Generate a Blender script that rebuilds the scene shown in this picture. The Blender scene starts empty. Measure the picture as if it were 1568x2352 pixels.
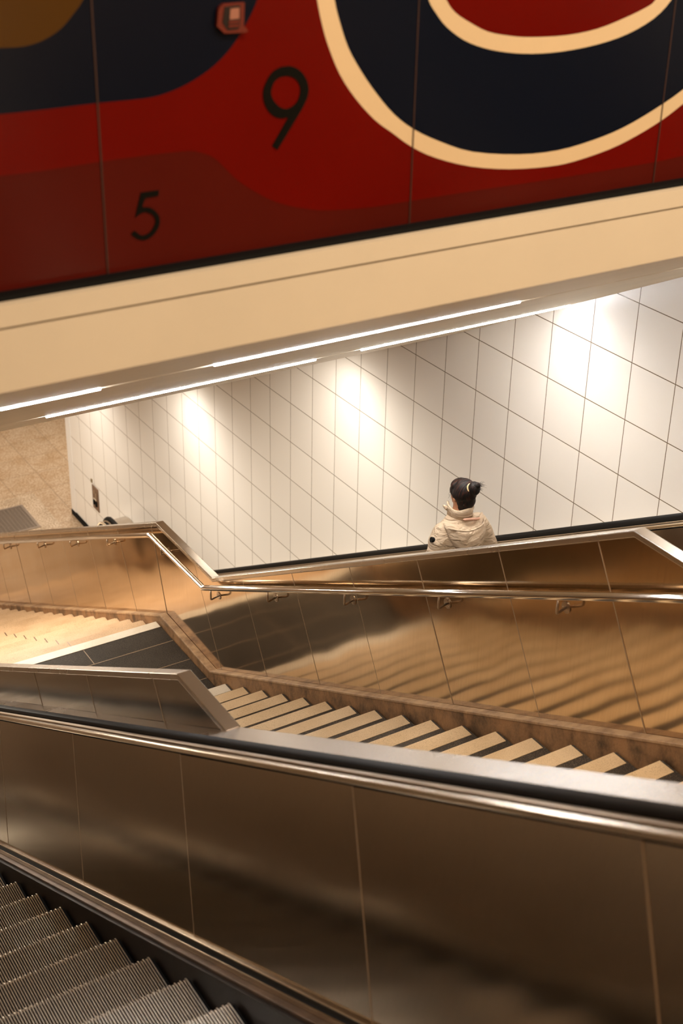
import bpy, bmesh, math, random
from mathutils import Vector, Matrix
random.seed(7)
SC = bpy.context.scene
COL = SC.collection
# ------------------------------------------------------------------ camera
# World: +X across the stairs, +Y down the flight, +Z up, metres.
CAM_Z = 0.0
cam = bpy.data.cameras.new('camera')
cam.sensor_fit = 'VERTICAL'; cam.sensor_height = 36.0; cam.lens = 36.0 * 3276.34 / 2352.0
cam.clip_start = 0.05; cam.clip_end = 100
cam.dof.use_dof = True; cam.dof.focus_distance = 9.6; cam.dof.aperture_fstop = 2.6
camo = bpy.data.objects.new('camera', cam); COL.objects.link(camo)
RR = Vector((0.8535, -0.5207, 0.0191)); DD = Vector((-0.2332, -0.4144, -0.8797)); FF = Vector((0.4660, 0.7464, -0.4751))
mw = Matrix((( RR.x, -DD.x, -FF.x, 0), (RR.y, -DD.y, -FF.y, 0), (RR.z, -DD.z, -FF.z, CAM_Z), (0, 0, 0, 1)))
camo.matrix_world = mw
SC.camera = camo
# ------------------------------------------------------------------ world, exposure
w = bpy.data.worlds.new('world'); SC.world = w; w.use_nodes = True
w.node_tree.nodes['Background'].inputs[0].default_value = (1.0, 0.78, 0.55, 1)
w.node_tree.nodes['Background'].inputs[1].default_value = 0.02
SC.view_settings.view_transform = 'Standard'
try: SC.view_settings.look = 'None'
except Exception: pass
SC.view_settings.gamma = 1.0
SC.view_settings.use_curve_mapping = False
SC.view_settings.exposure = 0.15
# ------------------------------------------------------------------ lights
def area(name, loc, size, power, col, rot=(0, 0, 0), sy=None):
    l = bpy.data.lights.new(name, 'AREA'); l.energy = power; l.color = col
    l.shape = 'RECTANGLE'; l.size = size; l.size_y = sy or size
    o = bpy.data.objects.new(name, l); COL.objects.link(o); o.location = loc; o.rotation_euler = rot
    return o
def spot(name, loc, target, power, col, angle, blend=0.6, rad=0.05):
    l = bpy.data.lights.new(name, 'SPOT'); l.energy = power; l.color = col; l.spot_size = math.radians(angle)
    l.spot_blend = blend; l.shadow_soft_size = rad
    o = bpy.data.objects.new(name, l); COL.objects.link(o); o.location = loc
    o.rotation_euler = (Vector(target) - Vector(loc)).to_track_quat('-Z', 'Y').to_euler()
    return o
WARM = (1.0, 0.83, 0.62); AMBER = (1.0, 0.62, 0.30); SOFT = (1.0, 0.86, 0.68); WHITE = (1.0, 0.95, 0.88)
UPPER_LAMPS = [(1.2, -1.6), (3.6, -1.6), (5.8, -1.6), (2.4, 1.4), (4.9, 1.4)]
for ux, uy in UPPER_LAMPS:
    area('upper_hall_lamp', (ux, uy, 2.49), 1.3, 88, WARM, sy=0.5)
def zhall(y): return -4.30 - .455 * (y - 9.1) if y < 16.4 else -7.62
SLA = math.atan(.455)
HALL_LAMPS = [(1.6, 10.9), (3.8, 12.4), (1.6, 14.6), (3.6, 18.0), (7.8, 20.4), (4.2, 22.4)]
for ux, uy in HALL_LAMPS:
    area('lower_hall_lamp', (ux, uy, zhall(uy) - .045), 1.2, (64 if uy < 16.4 else 72), (1.0, 0.92, 0.80), rot=((-SLA if uy < 16.4 else 0), 0, 0), sy=0.3)
WASH = [(6.22, 5.05, -2.36), (6.22, 7.578, -3.62), (6.22, 10.70, -5.07), (6.22, 14.25, -6.69), (6.22, 17.4, -7.66)]  # first spot added with the unseen strip, to brighten the wall's right part
for i, (wx, wy, wz) in enumerate(WASH):
    spot('wall_washer_lamp', (wx, wy, wz), (6.50, wy - .25, wz - 1.3), (24, 26, 55, 60, 40)[i], WHITE, 160, 1.0, 0.22)
for i, (wx, wy, wz) in enumerate(WASH):
    spot('wall_fill_spot', (5.35, wy, wz - .01), (6.4, wy - .2, wz - 2.0), (68, 105, 150, 155, 100)[i], (1.0, 0.92, 0.80), 165, 1.0, 0.30)  # added wide fill without a fixture, brightens the tiled wall and the rider

# ------------------------------------------------------------------ materials
MATS = {}
def nmat(name):
    m = bpy.data.materials.new(name); m.use_nodes = True
    nt = m.node_tree; b = nt.nodes['Principled BSDF']; MATS[name] = m
    return m, nt, b
def link(nt, a, b): nt.links.new(a, b)
def simple(name, col, rough=0.6, metal=0.0, var=0.0, vscale=6.0, bump=0.0, bscale=40.0, emis=None, estr=0.0, spec=None, dark=None):
    m, nt, b = nmat(name)
    b.inputs['Base Color'].default_value = (*col, 1); b.inputs['Roughness'].default_value = rough
    b.inputs['Metallic'].default_value = metal
    if spec is not None: b.inputs['Specular IOR Level'].default_value = spec
    tc = nt.nodes.new('ShaderNodeTexCoord')
    if var > 0:
        n = nt.nodes.new('ShaderNodeTexNoise'); n.inputs['Scale'].default_value = vscale; n.inputs['Detail'].default_value = 6
        link(nt, tc.outputs['Object'], n.inputs['Vector'])
        r = nt.nodes.new('ShaderNodeValToRGB')
        d = dark or tuple(c * (1 - var) for c in col)
        r.color_ramp.elements[0].color = (*d, 1); r.color_ramp.elements[1].color = (*[min(1, c * (1 + var * .5)) for c in col], 1)
        r.color_ramp.elements[0].position = .32; r.color_ramp.elements[1].position = .68
        link(nt, n.outputs['Fac'], r.inputs['Fac']); link(nt, r.outputs['Color'], b.inputs['Base Color'])
    if bump > 0:
        n2 = nt.nodes.new('ShaderNodeTexNoise'); n2.inputs['Scale'].default_value = bscale; n2.inputs['Detail'].default_value = 3
        link(nt, tc.outputs['Object'], n2.inputs['Vector'])
        bp = nt.nodes.new('ShaderNodeBump'); bp.inputs['Strength'].default_value = bump; bp.inputs['Distance'].default_value = 0.01
        link(nt, n2.outputs['Fac'], bp.inputs['Height']); link(nt, bp.outputs['Normal'], b.inputs['Normal'])
    if emis:
        b.inputs['Emission Color'].default_value = (*emis, 1); b.inputs['Emission Strength'].default_value = estr
    return m
def steel(name, col, rough, wave=0.0, wscale=1.2, smear=0.05, streak=0.0):
    m, nt, b = nmat(name)
    b.inputs['Base Color'].default_value = (*col, 1); b.inputs['Metallic'].default_value = 1.0
    tc = nt.nodes.new('ShaderNodeTexCoord')
    n = nt.nodes.new('ShaderNodeTexNoise'); n.inputs['Scale'].default_value = 2.3; n.inputs['Detail'].default_value = 5
    link(nt, tc.outputs['Object'], n.inputs['Vector'])
    mr = nt.nodes.new('ShaderNodeMapRange'); mr.inputs['To Min'].default_value = max(.02, rough - smear); mr.inputs['To Max'].default_value = rough + smear
    link(nt, n.outputs['Fac'], mr.inputs['Value']); link(nt, mr.outputs['Result'], b.inputs['Roughness'])
    if streak > 0:   # fine scratches and scuffs in the brushed face
        mp = nt.nodes.new('ShaderNodeMapping'); mp.inputs['Scale'].default_value = (30, 30, 1.2)
        n3 = nt.nodes.new('ShaderNodeTexNoise'); n3.inputs['Scale'].default_value = 3; n3.inputs['Detail'].default_value = 8
        link(nt, tc.outputs['Object'], mp.inputs['Vector']); link(nt, mp.outputs['Vector'], n3.inputs['Vector'])
        r = nt.nodes.new('ShaderNodeValToRGB'); r.color_ramp.elements[0].position = .25; r.color_ramp.elements[1].position = .6
        r.color_ramp.elements[0].color = (*[c * (1 - streak) for c in col], 1); r.color_ramp.elements[1].color = (*col, 1)
        link(nt, n3.outputs['Fac'], r.inputs['Fac']); link(nt, r.outputs['Color'], b.inputs['Base Color'])
    if wave > 0:
        nb = nt.nodes.new('ShaderNodeTexNoise'); nb.inputs['Scale'].default_value = wscale; nb.inputs['Detail'].default_value = 1
        link(nt, tc.outputs['Object'], nb.inputs['Vector'])
        bp = nt.nodes.new('ShaderNodeBump'); bp.inputs['Strength'].default_value = 1.0; bp.inputs['Distance'].default_value = wave
        link(nt, nb.outputs['Fac'], bp.inputs['Height']); link(nt, bp.outputs['Normal'], b.inputs['Normal'])
    return m
PANEL = steel('brushed_steel_cladding', (0.62, 0.475, 0.325), 0.115, wave=0.014, wscale=1.1, smear=.02, streak=.10)
PANEL2 = steel('dark_steel_balustrade', (0.31, 0.245, 0.175), 0.13, wave=0.004, wscale=.9, smear=.02, streak=.06)
PANEL3 = steel('satin_steel_cladding', (0.36, 0.30, 0.23), 0.21, wave=0.004, wscale=.9, smear=.02)
SATIN = steel('satin_steel_balustrade', (0.50, 0.39, 0.28), 0.40, smear=.03)
CAPS = steel('steel_capping', (0.60, 0.53, 0.45), 0.27, smear=.03)
TRIM = steel('polished_steel_trim', (0.80, 0.68, 0.52), 0.20)
RAILM = steel('polished_rail_steel', (0.84, 0.78, 0.70), 0.13)
STEPM = steel('ribbed_step_aluminium', (0.80, 0.71, 0.59), 0.34, smear=.06, streak=.30)
GUIDE = steel('dull_guide_strip', (0.46, 0.35, 0.24), 0.36)
BRK = steel('bracket_steel', (0.50, 0.40, 0.30), 0.30)
RUBBER = simple('black_rubber', (0.009, 0.0075, 0.006), 0.55, spec=.18)
BLACK = simple('black_gap', (0.004, 0.004, 0.004), 0.7, spec=.15)
SKIRT = simple('dark_skirt_panel', (0.018, 0.012, 0.009), 0.5, spec=.2, var=.4, vscale=5)
BROWN = simple('worn_brown_strip', (0.16, 0.105, 0.07), 0.42, metal=.5, var=.35, vscale=9)
JOINT = simple('panel_joint', (0.33, 0.225, 0.13), 0.5)
CREAM = simple('cream_painted_fascia', (0.76, 0.65, 0.49), 0.5, var=.04, vscale=2)
CREAM2 = simple('cream_painted_soffit', (0.90, 0.79, 0.62), 0.42, var=.05, vscale=2)
PLAST = simple('warm_plaster', (0.62, 0.48, 0.34), 0.8, var=.06, vscale=2)
PLASTD = simple('brown_plaster', (0.36, 0.24, 0.15), 0.8, var=.08, vscale=2)
STONE = simple('stained_curb_stone', (0.42, 0.25, 0.125), 0.55, var=.0, bump=.25, bscale=60)
def stonemix(m, light, dark, sc=3.5):
    nt = m.node_tree; b = nt.nodes['Principled BSDF']; tc = nt.nodes.new('ShaderNodeTexCoord')
    mp = nt.nodes.new('ShaderNodeMapping'); mp.inputs['Scale'].default_value = (1.6, 1.6, 1.1)
    n = nt.nodes.new('ShaderNodeTexNoise'); n.inputs['Scale'].default_value = sc; n.inputs['Detail'].default_value = 9; n.inputs['Roughness'].default_value = .68
    link(nt, tc.outputs['Object'], mp.inputs['Vector']); link(nt, mp.outputs['Vector'], n.inputs['Vector'])
    r = nt.nodes.new('ShaderNodeValToRGB'); r.color_ramp.elements[0].position = .36; r.color_ramp.elements[1].position = .58
    r.color_ramp.elements[0].color = (*dark, 1); r.color_ramp.elements[1].color = (*light, 1)
    link(nt, n.outputs['Fac'], r.inputs['Fac']); link(nt, r.outputs['Color'], b.inputs['Base Color'])
stonemix(STONE, (0.35, 0.185, 0.08), (0.085, 0.045, 0.018))
STONET = simple('curb_top_stone', (0.5, 0.33, 0.19), 0.5, bump=.2, bscale=60); stonemix(STONET, (0.50, 0.32, 0.17), (0.22, 0.12, 0.06))
def speckle(name, base, spk, scale=260, amount=.32, rough=.5, big=.1, dirt=None):
    m, nt, b = nmat(name); b.inputs['Roughness'].default_value = rough
    tc = nt.nodes.new('ShaderNodeTexCoord')
    v = nt.nodes.new('ShaderNodeTexNoise'); v.inputs['Scale'].default_value = scale; v.inputs['Detail'].default_value = 2
    n = nt.nodes.new('ShaderNodeTexNoise'); n.inputs['Scale'].default_value = 3; n.inputs['Detail'].default_value = 7
    for q in (v, n): link(nt, tc.outputs['Object'], q.inputs['Vector'])
    r = nt.nodes.new('ShaderNodeValToRGB'); r.color_ramp.elements[0].position = amount; r.color_ramp.elements[1].position = amount + .08
    r.color_ramp.elements[0].color = (*spk, 1); r.color_ramp.elements[1].color = (*base, 1)
    link(nt, v.outputs['Fac'], r.inputs['Fac'])
    r2 = nt.nodes.new('ShaderNodeValToRGB'); k = 1 - big * 2
    d = dirt or (k, k * .96, k * .9)
    r2.color_ramp.elements[0].color = (*d, 1); r2.color_ramp.elements[1].color = (1, 1, 1, 1)
    r2.color_ramp.elements[0].position = .34; r2.color_ramp.elements[1].position = .6
    link(nt, n.outputs['Fac'], r2.inputs['Fac'])
    mx = nt.nodes.new('ShaderNodeMix'); mx.data_type = 'RGBA'; mx.blend_type = 'MULTIPLY'; mx.inputs[0].default_value = 1
    link(nt, r.outputs['Color'], mx.inputs[6]); link(nt, r2.outputs['Color'], mx.inputs[7]); link(nt, mx.outputs[2], b.inputs['Base Color'])
    return m, nt, b, mx
TREADL, *_ = speckle('light_terrazzo_nosing', (0.84, 0.63, 0.38), (0.60, 0.42, 0.23), 230, .36, .5, .07)
TREADW, *_ = speckle('white_landing_nosing', (0.86, 0.79, 0.66), (0.6, 0.5, 0.38), 170, .30, .5, .05)
TREADD, *_ = speckle('dark_terrazzo_tread', (0.045, 0.036, 0.027), (0.16, 0.12, 0.08), 190, .40, .5, .15)
STEPB, *_ = speckle('beige_terrazzo_step', (0.62, 0.42, 0.24), (0.36, 0.22, 0.12), 170, .34, .55, .08)
LANDT, *_ = speckle('black_granite_landing', (0.032, 0.026, 0.020), (0.13, 0.10, 0.07), 210, .385, .60, .12)
MATS['black_granite_landing'].node_tree.nodes['Principled BSDF'].inputs['Specular IOR Level'].default_value = .12
def gridmat(name, base, line, pitch, off, wdt, rough, axes, base2=None, bumpd=.0015, speck=False, tint=.05):
    """square tiles with joints, in object (= world) coordinates"""
    if speck: m, nt, b, mx = speckle(name, base, base2, 38, .47, rough, .12, (0.88, .82, .74)); colsock = mx.outputs[2]
    else:
        m, nt, b = nmat(name); b.inputs['Roughness'].default_value = rough
        rgb = nt.nodes.new('ShaderNodeRGB'); rgb.outputs[0].default_value = (*base, 1); colsock = rgb.outputs[0]
    tc = nt.nodes.new('ShaderNodeTexCoord'); sp = nt.nodes.new('ShaderNodeSeparateXYZ'); link(nt, tc.outputs['Object'], sp.inputs[0])
    def M(op, a, bb=None, c=None):
        n = nt.nodes.new('ShaderNodeMath'); n.operation = op
        for i, q in enumerate((a, bb, c)):
            if q is None: continue
            if isinstance(q, (int, float)): n.inputs[i].default_value = q
            else: link(nt, q, n.inputs[i])
        return n.outputs[0]
    ds = []; ids = []
    for ax, o in zip(axes, off):
        s = M('DIVIDE', M('SUBTRACT', sp.outputs[ax], o), pitch)
        fr = M('FRACT', s); d = M('MULTIPLY', M('MINIMUM', fr, M('SUBTRACT', 1.0, fr)), pitch); ds.append(d); ids.append(M('FLOOR', s))
    d = M('MINIMUM', ds[0], ds[1])
    mask = nt.nodes.new('ShaderNodeMapRange'); mask.inputs['From Min'].default_value = wdt * .5; mask.inputs['From Max'].default_value = wdt * .5 + .0015
    mask.clamp = True; link(nt, d, mask.inputs['Value'])
    cmb = nt.nodes.new('ShaderNodeCombineXYZ'); link(nt, ids[0], cmb.inputs[0]); link(nt, ids[1], cmb.inputs[1])
    wn = nt.nodes.new('ShaderNodeTexWhiteNoise'); link(nt, cmb.outputs[0], wn.inputs['Vector'])
    tr = nt.nodes.new('ShaderNodeMapRange'); tr.inputs['To Min'].default_value = 1 - tint; tr.inputs['To Max'].default_value = 1.0; link(nt, wn.outputs['Value'], tr.inputs['Value'])
    vm = nt.nodes.new('ShaderNodeVectorMath'); vm.operation = 'SCALE'; link(nt, colsock, vm.inputs[0]); link(nt, tr.outputs[0], vm.inputs['Scale'])
    mix = nt.nodes.new('ShaderNodeMix'); mix.data_type = 'RGBA'; link(nt, mask.outputs[0], mix.inputs[0])
    mix.inputs[6].default_value = (*line, 1); link(nt, vm.outputs[0], mix.inputs[7]); link(nt, mix.outputs[2], b.inputs['Base Color'])
    bp = nt.nodes.new('ShaderNodeBump'); bp.inputs['Strength'].default_value = .6; bp.inputs['Distance'].default_value = bumpd
    link(nt, mask.outputs[0], bp.inputs['Height']); link(nt, bp.outputs['Normal'], b.inputs['Normal'])
    return m
TILE = gridmat('white_wall_tiles', (0.88, 0.835, 0.765), (0.16, 0.11, 0.05), 0.4463, (6.95, -4.300), 0.0055, 0.30, ('Y', 'Z'), tint=.03)
FLOORM = gridmat('terrazzo_floor_tiles', (0.54, 0.41, 0.285), (0.26, 0.18, 0.11), 0.60, (6.16, 18.46), 0.008, 0.42, ('X', 'Y'), base2=(0.40, 0.27, 0.16), speck=True)
UFLOOR = simple('upper_floor_stone', (0.42, 0.30, 0.19), 0.5, var=.15, vscale=4)
LAMPW = simple('lit_tube', (1, 1, 1), 0.5, emis=(0.93, 0.95, 1.0), estr=70.0)
LAMPP = simple('lit_panel', (1, 1, 1), 0.5, emis=(1.0, 0.78, 0.5), estr=5.0)
LAMPD = simple('lit_downlight', (1, 1, 1), 0.5, emis=(1.0, 0.93, 0.82), estr=14.0)
GRAYM = simple('grey_housing', (0.35, 0.33, 0.30), 0.5)
MRED = simple('red_mural_enamel', (0.125, 0.0026, 0.0008), 0.22, var=.12, vscale=1.3, spec=.12)
MMAR = simple('maroon_mural_enamel', (0.080, 0.0065, 0.0035), 0.22, var=.15, vscale=1.3, spec=.12)
MNAVY = simple('navy_mural_enamel', (0.004, 0.006, 0.013), 0.22, spec=.12)
MOCH = simple('ochre_mural_enamel', (0.075, 0.032, 0.005), 0.24, spec=.12)
MCRM = simple('cream_mural_enamel', (0.74, 0.55, 0.33), 0.26, var=.04, vscale=2)
MBLK = simple('black_mural_numeral', (0.004, 0.0035, 0.002), 0.6, spec=.08)
MJNT = simple('mural_joint', (0.045, 0.018, 0.012), 0.4)

# ------------------------------------------------------------------ mesh helpers
def mobj(name, bm, mat, parent=None, smooth=False, label=None):
    me = bpy.data.meshes.new(name); bm.normal_update(); bm.to_mesh(me); bm.free()
    if smooth:
        for p in me.polygons: p.use_smooth = True
    me.materials.append(mat)
    o = bpy.data.objects.new(name, me); COL.objects.link(o)
    if parent: o.parent = parent; o.matrix_parent_inverse = parent.matrix_world.inverted() if False else Matrix.Translation(-Vector(parent.location))
    if label: o['label'] = label
    return o
def empty(name, loc, label, cat, group=None):
    o = bpy.data.objects.new(name, None); COL.objects.link(o); o.location = loc
    o['label'] = label; o['category'] = cat
    if group: o['group'] = group
    return o
def tag(o, label, cat, group=None, kind=None):
    if label: o['label'] = label
    if cat: o['category'] = cat
    if group: o['group'] = group
    if kind: o['kind'] = kind
    return o
def struct(name, bm, mat):
    o = mobj(name, bm, mat); o['kind'] = 'structure'; return o
def box(bm, x0, x1, y0, y1, z0, z1):
    vs = [bm.verts.new((x, y, z)) for x in (x0, x1) for y in (y0, y1) for z in (z0, z1)]
    for f in ((0, 1, 3, 2), (4, 6, 7, 5), (0, 4, 5, 1), (2, 3, 7, 6), (0, 2, 6, 4), (1, 5, 7, 3)):
        bm.faces.new([vs[i] for i in f])
    return vs
def B(*a):
    bm = bmesh.new(); box(bm, *a); return bm
def prism_x(bm, poly, x0, x1):
    """closed polygon of (y,z) extruded along X"""
    a = [bm.verts.new((x0, y, z)) for y, z in poly]; b = [bm.verts.new((x1, y, z)) for y, z in poly]
    n = len(poly)
    bm.faces.new(a); bm.faces.new(b[::-1])
    for i in range(n): bm.faces.new((a[i], b[i], b[(i + 1) % n], a[(i + 1) % n]))
    bmesh.ops.recalc_face_normals(bm, faces=bm.faces)
def PX(poly, x0, x1):
    bm = bmesh.new(); prism_x(bm, poly, x0, x1); return bm
def sweep(bm, prof, path, cap=True):
    """closed profile of (x, n) swept along a (y, z) path; n is measured square to the path"""
    rings = []; N = len(path)
    for i, (y, z) in enumerate(path):
        ds = []
        if i > 0: ds.append(Vector((path[i][0] - path[i - 1][0], path[i][1] - path[i - 1][1])).normalized())
        if i < N - 1: ds.append(Vector((path[i + 1][0] - path[i][0], path[i + 1][1] - path[i][1])).normalized())
        d = ds[0] if len(ds) == 1 else (ds[0] + ds[1]).normalized()
        k = 1.0 / max(.3, d.dot(ds[0])); nn = Vector((-d.y, d.x)) * k
        rings.append([bm.verts.new((x, y + nn.x * n, z + nn.y * n)) for x, n in prof])
    m = len(prof)
    for a, b in zip(rings, rings[1:]):
        for j in range(m): bm.faces.new((a[j], a[(j + 1) % m], b[(j + 1) % m], b[j]))
    if cap: bm.faces.new(rings[0][::-1]); bm.faces.new(rings[-1])
    bmesh.ops.recalc_face_normals(bm, faces=bm.faces)
def SW(prof, path):
    bm = bmesh.new(); sweep(bm, prof, path); return bm
def rect(x0, x1, n0, n1, r=0.0):
    if r <= 0: return [(x0, n0), (x1, n0), (x1, n1), (x0, n1)]
    out = []
    for cx, cy, a0 in ((x0 + r, n0 + r, 180), (x1 - r, n0 + r, 270), (x1 - r, n1 - r, 0), (x0 + r, n1 - r, 90)):
        for k in range(4):
            a = math.radians(a0 + 30 * k); out.append((cx + r * math.cos(a), cy + r * math.sin(a)))
    return out
def tube(bm, pts, r, seg=12, r2=None):
    pts = [Vector(p) for p in pts]; rings = []
    for i, p in enumerate(pts):
        d = (pts[min(i + 1, len(pts) - 1)] - pts[max(i - 1, 0)]).normalized()
        u = d.cross(Vector((0.13, 0.21, 0.97)))
        if u.length < 1e-3: u = d.cross(Vector((1, 0, 0)))
        u.normalize(); v = d.cross(u)
        rr = r if r2 is None else r + (r2 - r) * i / (len(pts) - 1)
        if isinstance(r, (list, tuple)): rr = r[i]
        rings.append([bm.verts.new(p + rr * (math.cos(2 * math.pi * k / seg) * u + math.sin(2 * math.pi * k / seg) * v)) for k in range(seg)])
    for a, b in zip(rings, rings[1:]):
        for k in range(seg): bm.faces.new((a[k], a[(k + 1) % seg], b[(k + 1) % seg], b[k]))
    bm.faces.new(rings[0][::-1]); bm.faces.new(rings[-1])
    bmesh.ops.recalc_face_normals(bm, faces=bm.faces)
def ellipsoid(bm, c, r, seg=20, rings=12, rot=None):
    mt = Matrix.Translation(c) @ (rot or Matrix.Identity(4)) @ Matrix.Diagonal((*r, 1))
    bmesh.ops.create_uvsphere(bm, u_segments=seg, v_segments=rings, radius=1.0, matrix=mt)
def poly_y(bm, pts, y0, y1):
    """closed polygon of (x,z) with thickness along Y"""
    a = [bm.verts.new((x, y0, z)) for x, z in pts]; b = [bm.verts.new((x, y1, z)) for x, z in pts]; n = len(pts)
    bm.faces.new(a); bm.faces.new(b[::-1])
    for i in range(n): bm.faces.new((a[i], b[i], b[(i + 1) % n], a[(i + 1) % n]))
    bmesh.ops.recalc_face_normals(bm, faces=bm.faces)
    bmesh.ops.triangulate(bm, faces=bm.faces)
def smooth_closed(pts, sub=3, open_=False):
    out = []; n = len(pts)
    for i in range(n if not open_ else n - 1):
        p0, p1, p2, p3 = (pts[max(0, i - 1)] if open_ else pts[i - 1]), pts[i], pts[(i + 1) % n], (pts[min(n - 1, i + 2)] if open_ else pts[(i + 2) % n])
        for k in range(sub):
            t = k / sub
            out.append(tuple(.5 * ((2 * b) + (c - a) * t + (2 * a - 5 * b + 4 * c - d) * t * t + (3 * b - a - 3 * c + d) * t ** 3) for a, b, c, d in zip(p0, p1, p2, p3)))
    if open_: out.append(pts[-1])
    return out

TE = 0.57971; TS = 0.5200; TCL = 0.5045
CE = 1 / math.sqrt(1 + TE * TE)     # cosine of the escalator angle
XW = 6.75; ZF = -10.6; YB = 3.83
# ================================================================== SETTING
struct('floor', B(-1.3, 12.0, 14.6, 26.2, ZF - .25, ZF), FLOORM)
bm = bmesh.new()
prism_x(bm, [(-4.2, -1.9), (-4.2, -1.7), (-1.1, -1.7), (-1.1, -1.9)], -1.3, 6.75)
struct('floor_upper', bm, UFLOOR)
struct('wall_right', B(XW, XW + .35, -4.2, 18.64, ZF, 2.7), TILE)
struct('wall_left', B(-1.55, -1.3, -4.2, 26.2, ZF, 2.7), PLASTD)
struct('wall_back', B(-1.55, 7.1, -4.45, -4.2, -2.0, 2.7), PLAST)
struct('wall_far', B(-1.55, 12.25, 26.2, 26.45, ZF, -7.5), PLAST)
struct('wall_hall', B(12.0, 12.25, 18.0, 26.2, ZF, -7.5), PLAST)
struct('wall_behind', B(XW + .35, 12.0, 18.04, 18.24, ZF, -7.5), PLAST)
struct('ceiling', B(-1.55, 7.1, -4.45, 4.3, 2.6, 2.8), PLAST)
struct('ceiling_lower', PX([(9.12, zhall(9.12)), (16.4, -7.62), (26.45, -7.62), (26.45, -7.4), (16.4, -7.4), (9.12, -4.0)], -1.55, 12.25), PLAST)
struct('wall_front', B(-1.3, XW, 3.9325, 4.15, -1.6, 2.6), PLASTD)
struct('trim_1', B(XW - .012, XW + .0, 18.50, 18.66, ZF + .085, -7.63), simple('white_corner_strip', (0.88, 0.85, 0.8), 0.25))
struct('baseboard_right', B(XW - .02, XW, 14.6, 18.66, ZF, ZF + .085), BLACK)
# beam over the stairs : fascia, groove, sloping soffit boards
struct('trim_2', B(-1.3, XW, YB, 4.02, -1.522 - .198, -1.5275), CREAM)
struct('trim_3', B(-1.3, XW, YB, 3.93, -1.519, -1.4515), CREAM)
struct('trim_4', B(-1.3, XW, YB + .02, 3.93, -1.53, -1.515), BROWN)
struct('trim_5', B(-1.3, XW, YB + .03, 3.93, -1.4515, -1.434), BLACK)
def zc(y): return -4.361 - TCL * (y - 9.071)
def board(y0, y1, x0=-1.3, x1=XW, t=.10, dz=0.0):
    return PX([(y0, zc(y0) + dz), (y1, zc(y1) + dz), (y1, zc(y1) + t), (y0, zc(y0) + t)], x0, x1)
struct('ceiling_1', board(YB + .01, 5.02), CREAM2)
struct('ceiling_2', board(5.075, 7.555), CREAM2)
struct('ceiling_3', board(7.60, 9.10), CREAM2)
struct('ceiling_4', PX([(4.0, zc(4.0) + .09), (9.10, zc(9.1) + .09), (9.10, -4.0), (9.0, -4.0), (4.0, -1.5)], -1.3, XW), CREAM2)
# door-less reveal end of the lower hall stays open; upper hall lamps
def lamp_panel(x, y, z, sx, sy, label, group, tilt=0.0, m=LAMPP):
    t = empty('ceiling_lamp', (x, y, z), label, 'ceiling light', group); t.rotation_euler = (tilt, 0, 0)
    bm = bmesh.new()
    for a in ((x - sx / 2 - .03, x + sx / 2 + .03, y - sy / 2 - .03, y - sy / 2), (x - sx / 2 - .03, x + sx / 2 + .03, y + sy / 2, y + sy / 2 + .03), (x - sx / 2 - .03, x - sx / 2, y - sy / 2, y + sy / 2), (x + sx / 2, x + sx / 2 + .03, y - sy / 2, y + sy / 2)):
        box(bm, *a, z - .03, z)
    mobj('frame', bm, GRAYM, t); mobj('diffuser', B(x - sx / 2, x + sx / 2, y - sy / 2, y + sy / 2, z - .02, z), m, t)
for ux, uy in UPPER_LAMPS: lamp_panel(ux, uy, 2.6, 1.2, .45, 'square framed warm ceiling lamp of the upper hall above the camera', 'upper hall ceiling lamps')
for ux, uy in HALL_LAMPS: lamp_panel(ux, uy, zhall(uy) - .004, 1.2, .3, 'framed warm ceiling lamp of the lower hall behind the cream beam', 'lower hall ceiling lamps', -SLA if uy < 16.4 else 0)
# strip lamps lying in the two soffit grooves
def strip(yc, x0, x1, label, dz=.009):
    t = empty('strip_light', (x0, yc, zc(yc)), label, 'strip light', 'strip lights in the soffit grooves')
    mobj('housing', PX([(yc - .021, zc(yc - .021) + .05), (yc + .021, zc(yc + .021) + .05), (yc + .021, zc(yc + .021) + .085), (yc - .021, zc(yc - .021) + .085)], x0 - .02, x1 + .02), GRAYM, t)
    bm = bmesh.new(); tube(bm, [(x0, yc, zc(yc) + dz), (x1, yc, zc(yc) + dz)], .015, 12)
    mobj('tube', bm, LAMPW, t, smooth=True)
strip(5.048, .10, 1.98, 'bright white strip light in front soffit groove, cut by left picture edge')
strip(5.048, 2.50, 4.12, 'thickest bright white strip light in the middle of the front soffit groove')
strip(5.048, 5.30, 6.64, 'added unseen strip light in front soffit groove, just past the right picture edge', .009)  # added out of view to brighten the right part of the tiled wall
strip(7.578, 2.62, 4.50, 'thin white strip light in rear soffit groove above the lower floor', .003)
strip(7.578, 4.86, 6.66, 'thin white strip light in rear soffit groove reaching the tiled wall', .003)

# ================================================================== MURAL
mur = empty('mural', (0, 3.93, -1.43), 'huge enamel mural with red, navy and cream curves and black numbers 9 and 5', 'mural')
MY = 3.90
jx = [-1.3, -.60, .48, 1.581, 2.680, 3.779, 4.88, 5.98, XW]
for a, b in zip(jx, jx[1:]):
    mobj('enamel_panel', B(a + .0025, b - .0025, MY, MY + .03, -1.434, 2.6), MMAR, mur)
bmj = bmesh.new()
for x in jx[1:-1]: box(bmj, x - .0022, x + .0022, MY - .0036, MY + .01, -1.434, 2.6)
RED = [(1.077, -1.093), (1.174, -1.095), (1.275, -1.097), (1.404, -1.098), (1.572, -1.093), (1.675, -1.092), (1.788, -1.092), (1.86, -1.094), (1.896, -1.101), (1.947, -1.124), (1.991, -1.167), (2.035, -1.21), (2.112, -1.263), (2.19, -1.302), (2.271, -1.327), (2.353, -1.344), (2.521, -1.357), (2.677, -1.357), (2.968, -1.357), (3.355, -1.359), (3.77, -1.356), (3.917, -1.349), (4.214, -1.337)]
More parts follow.
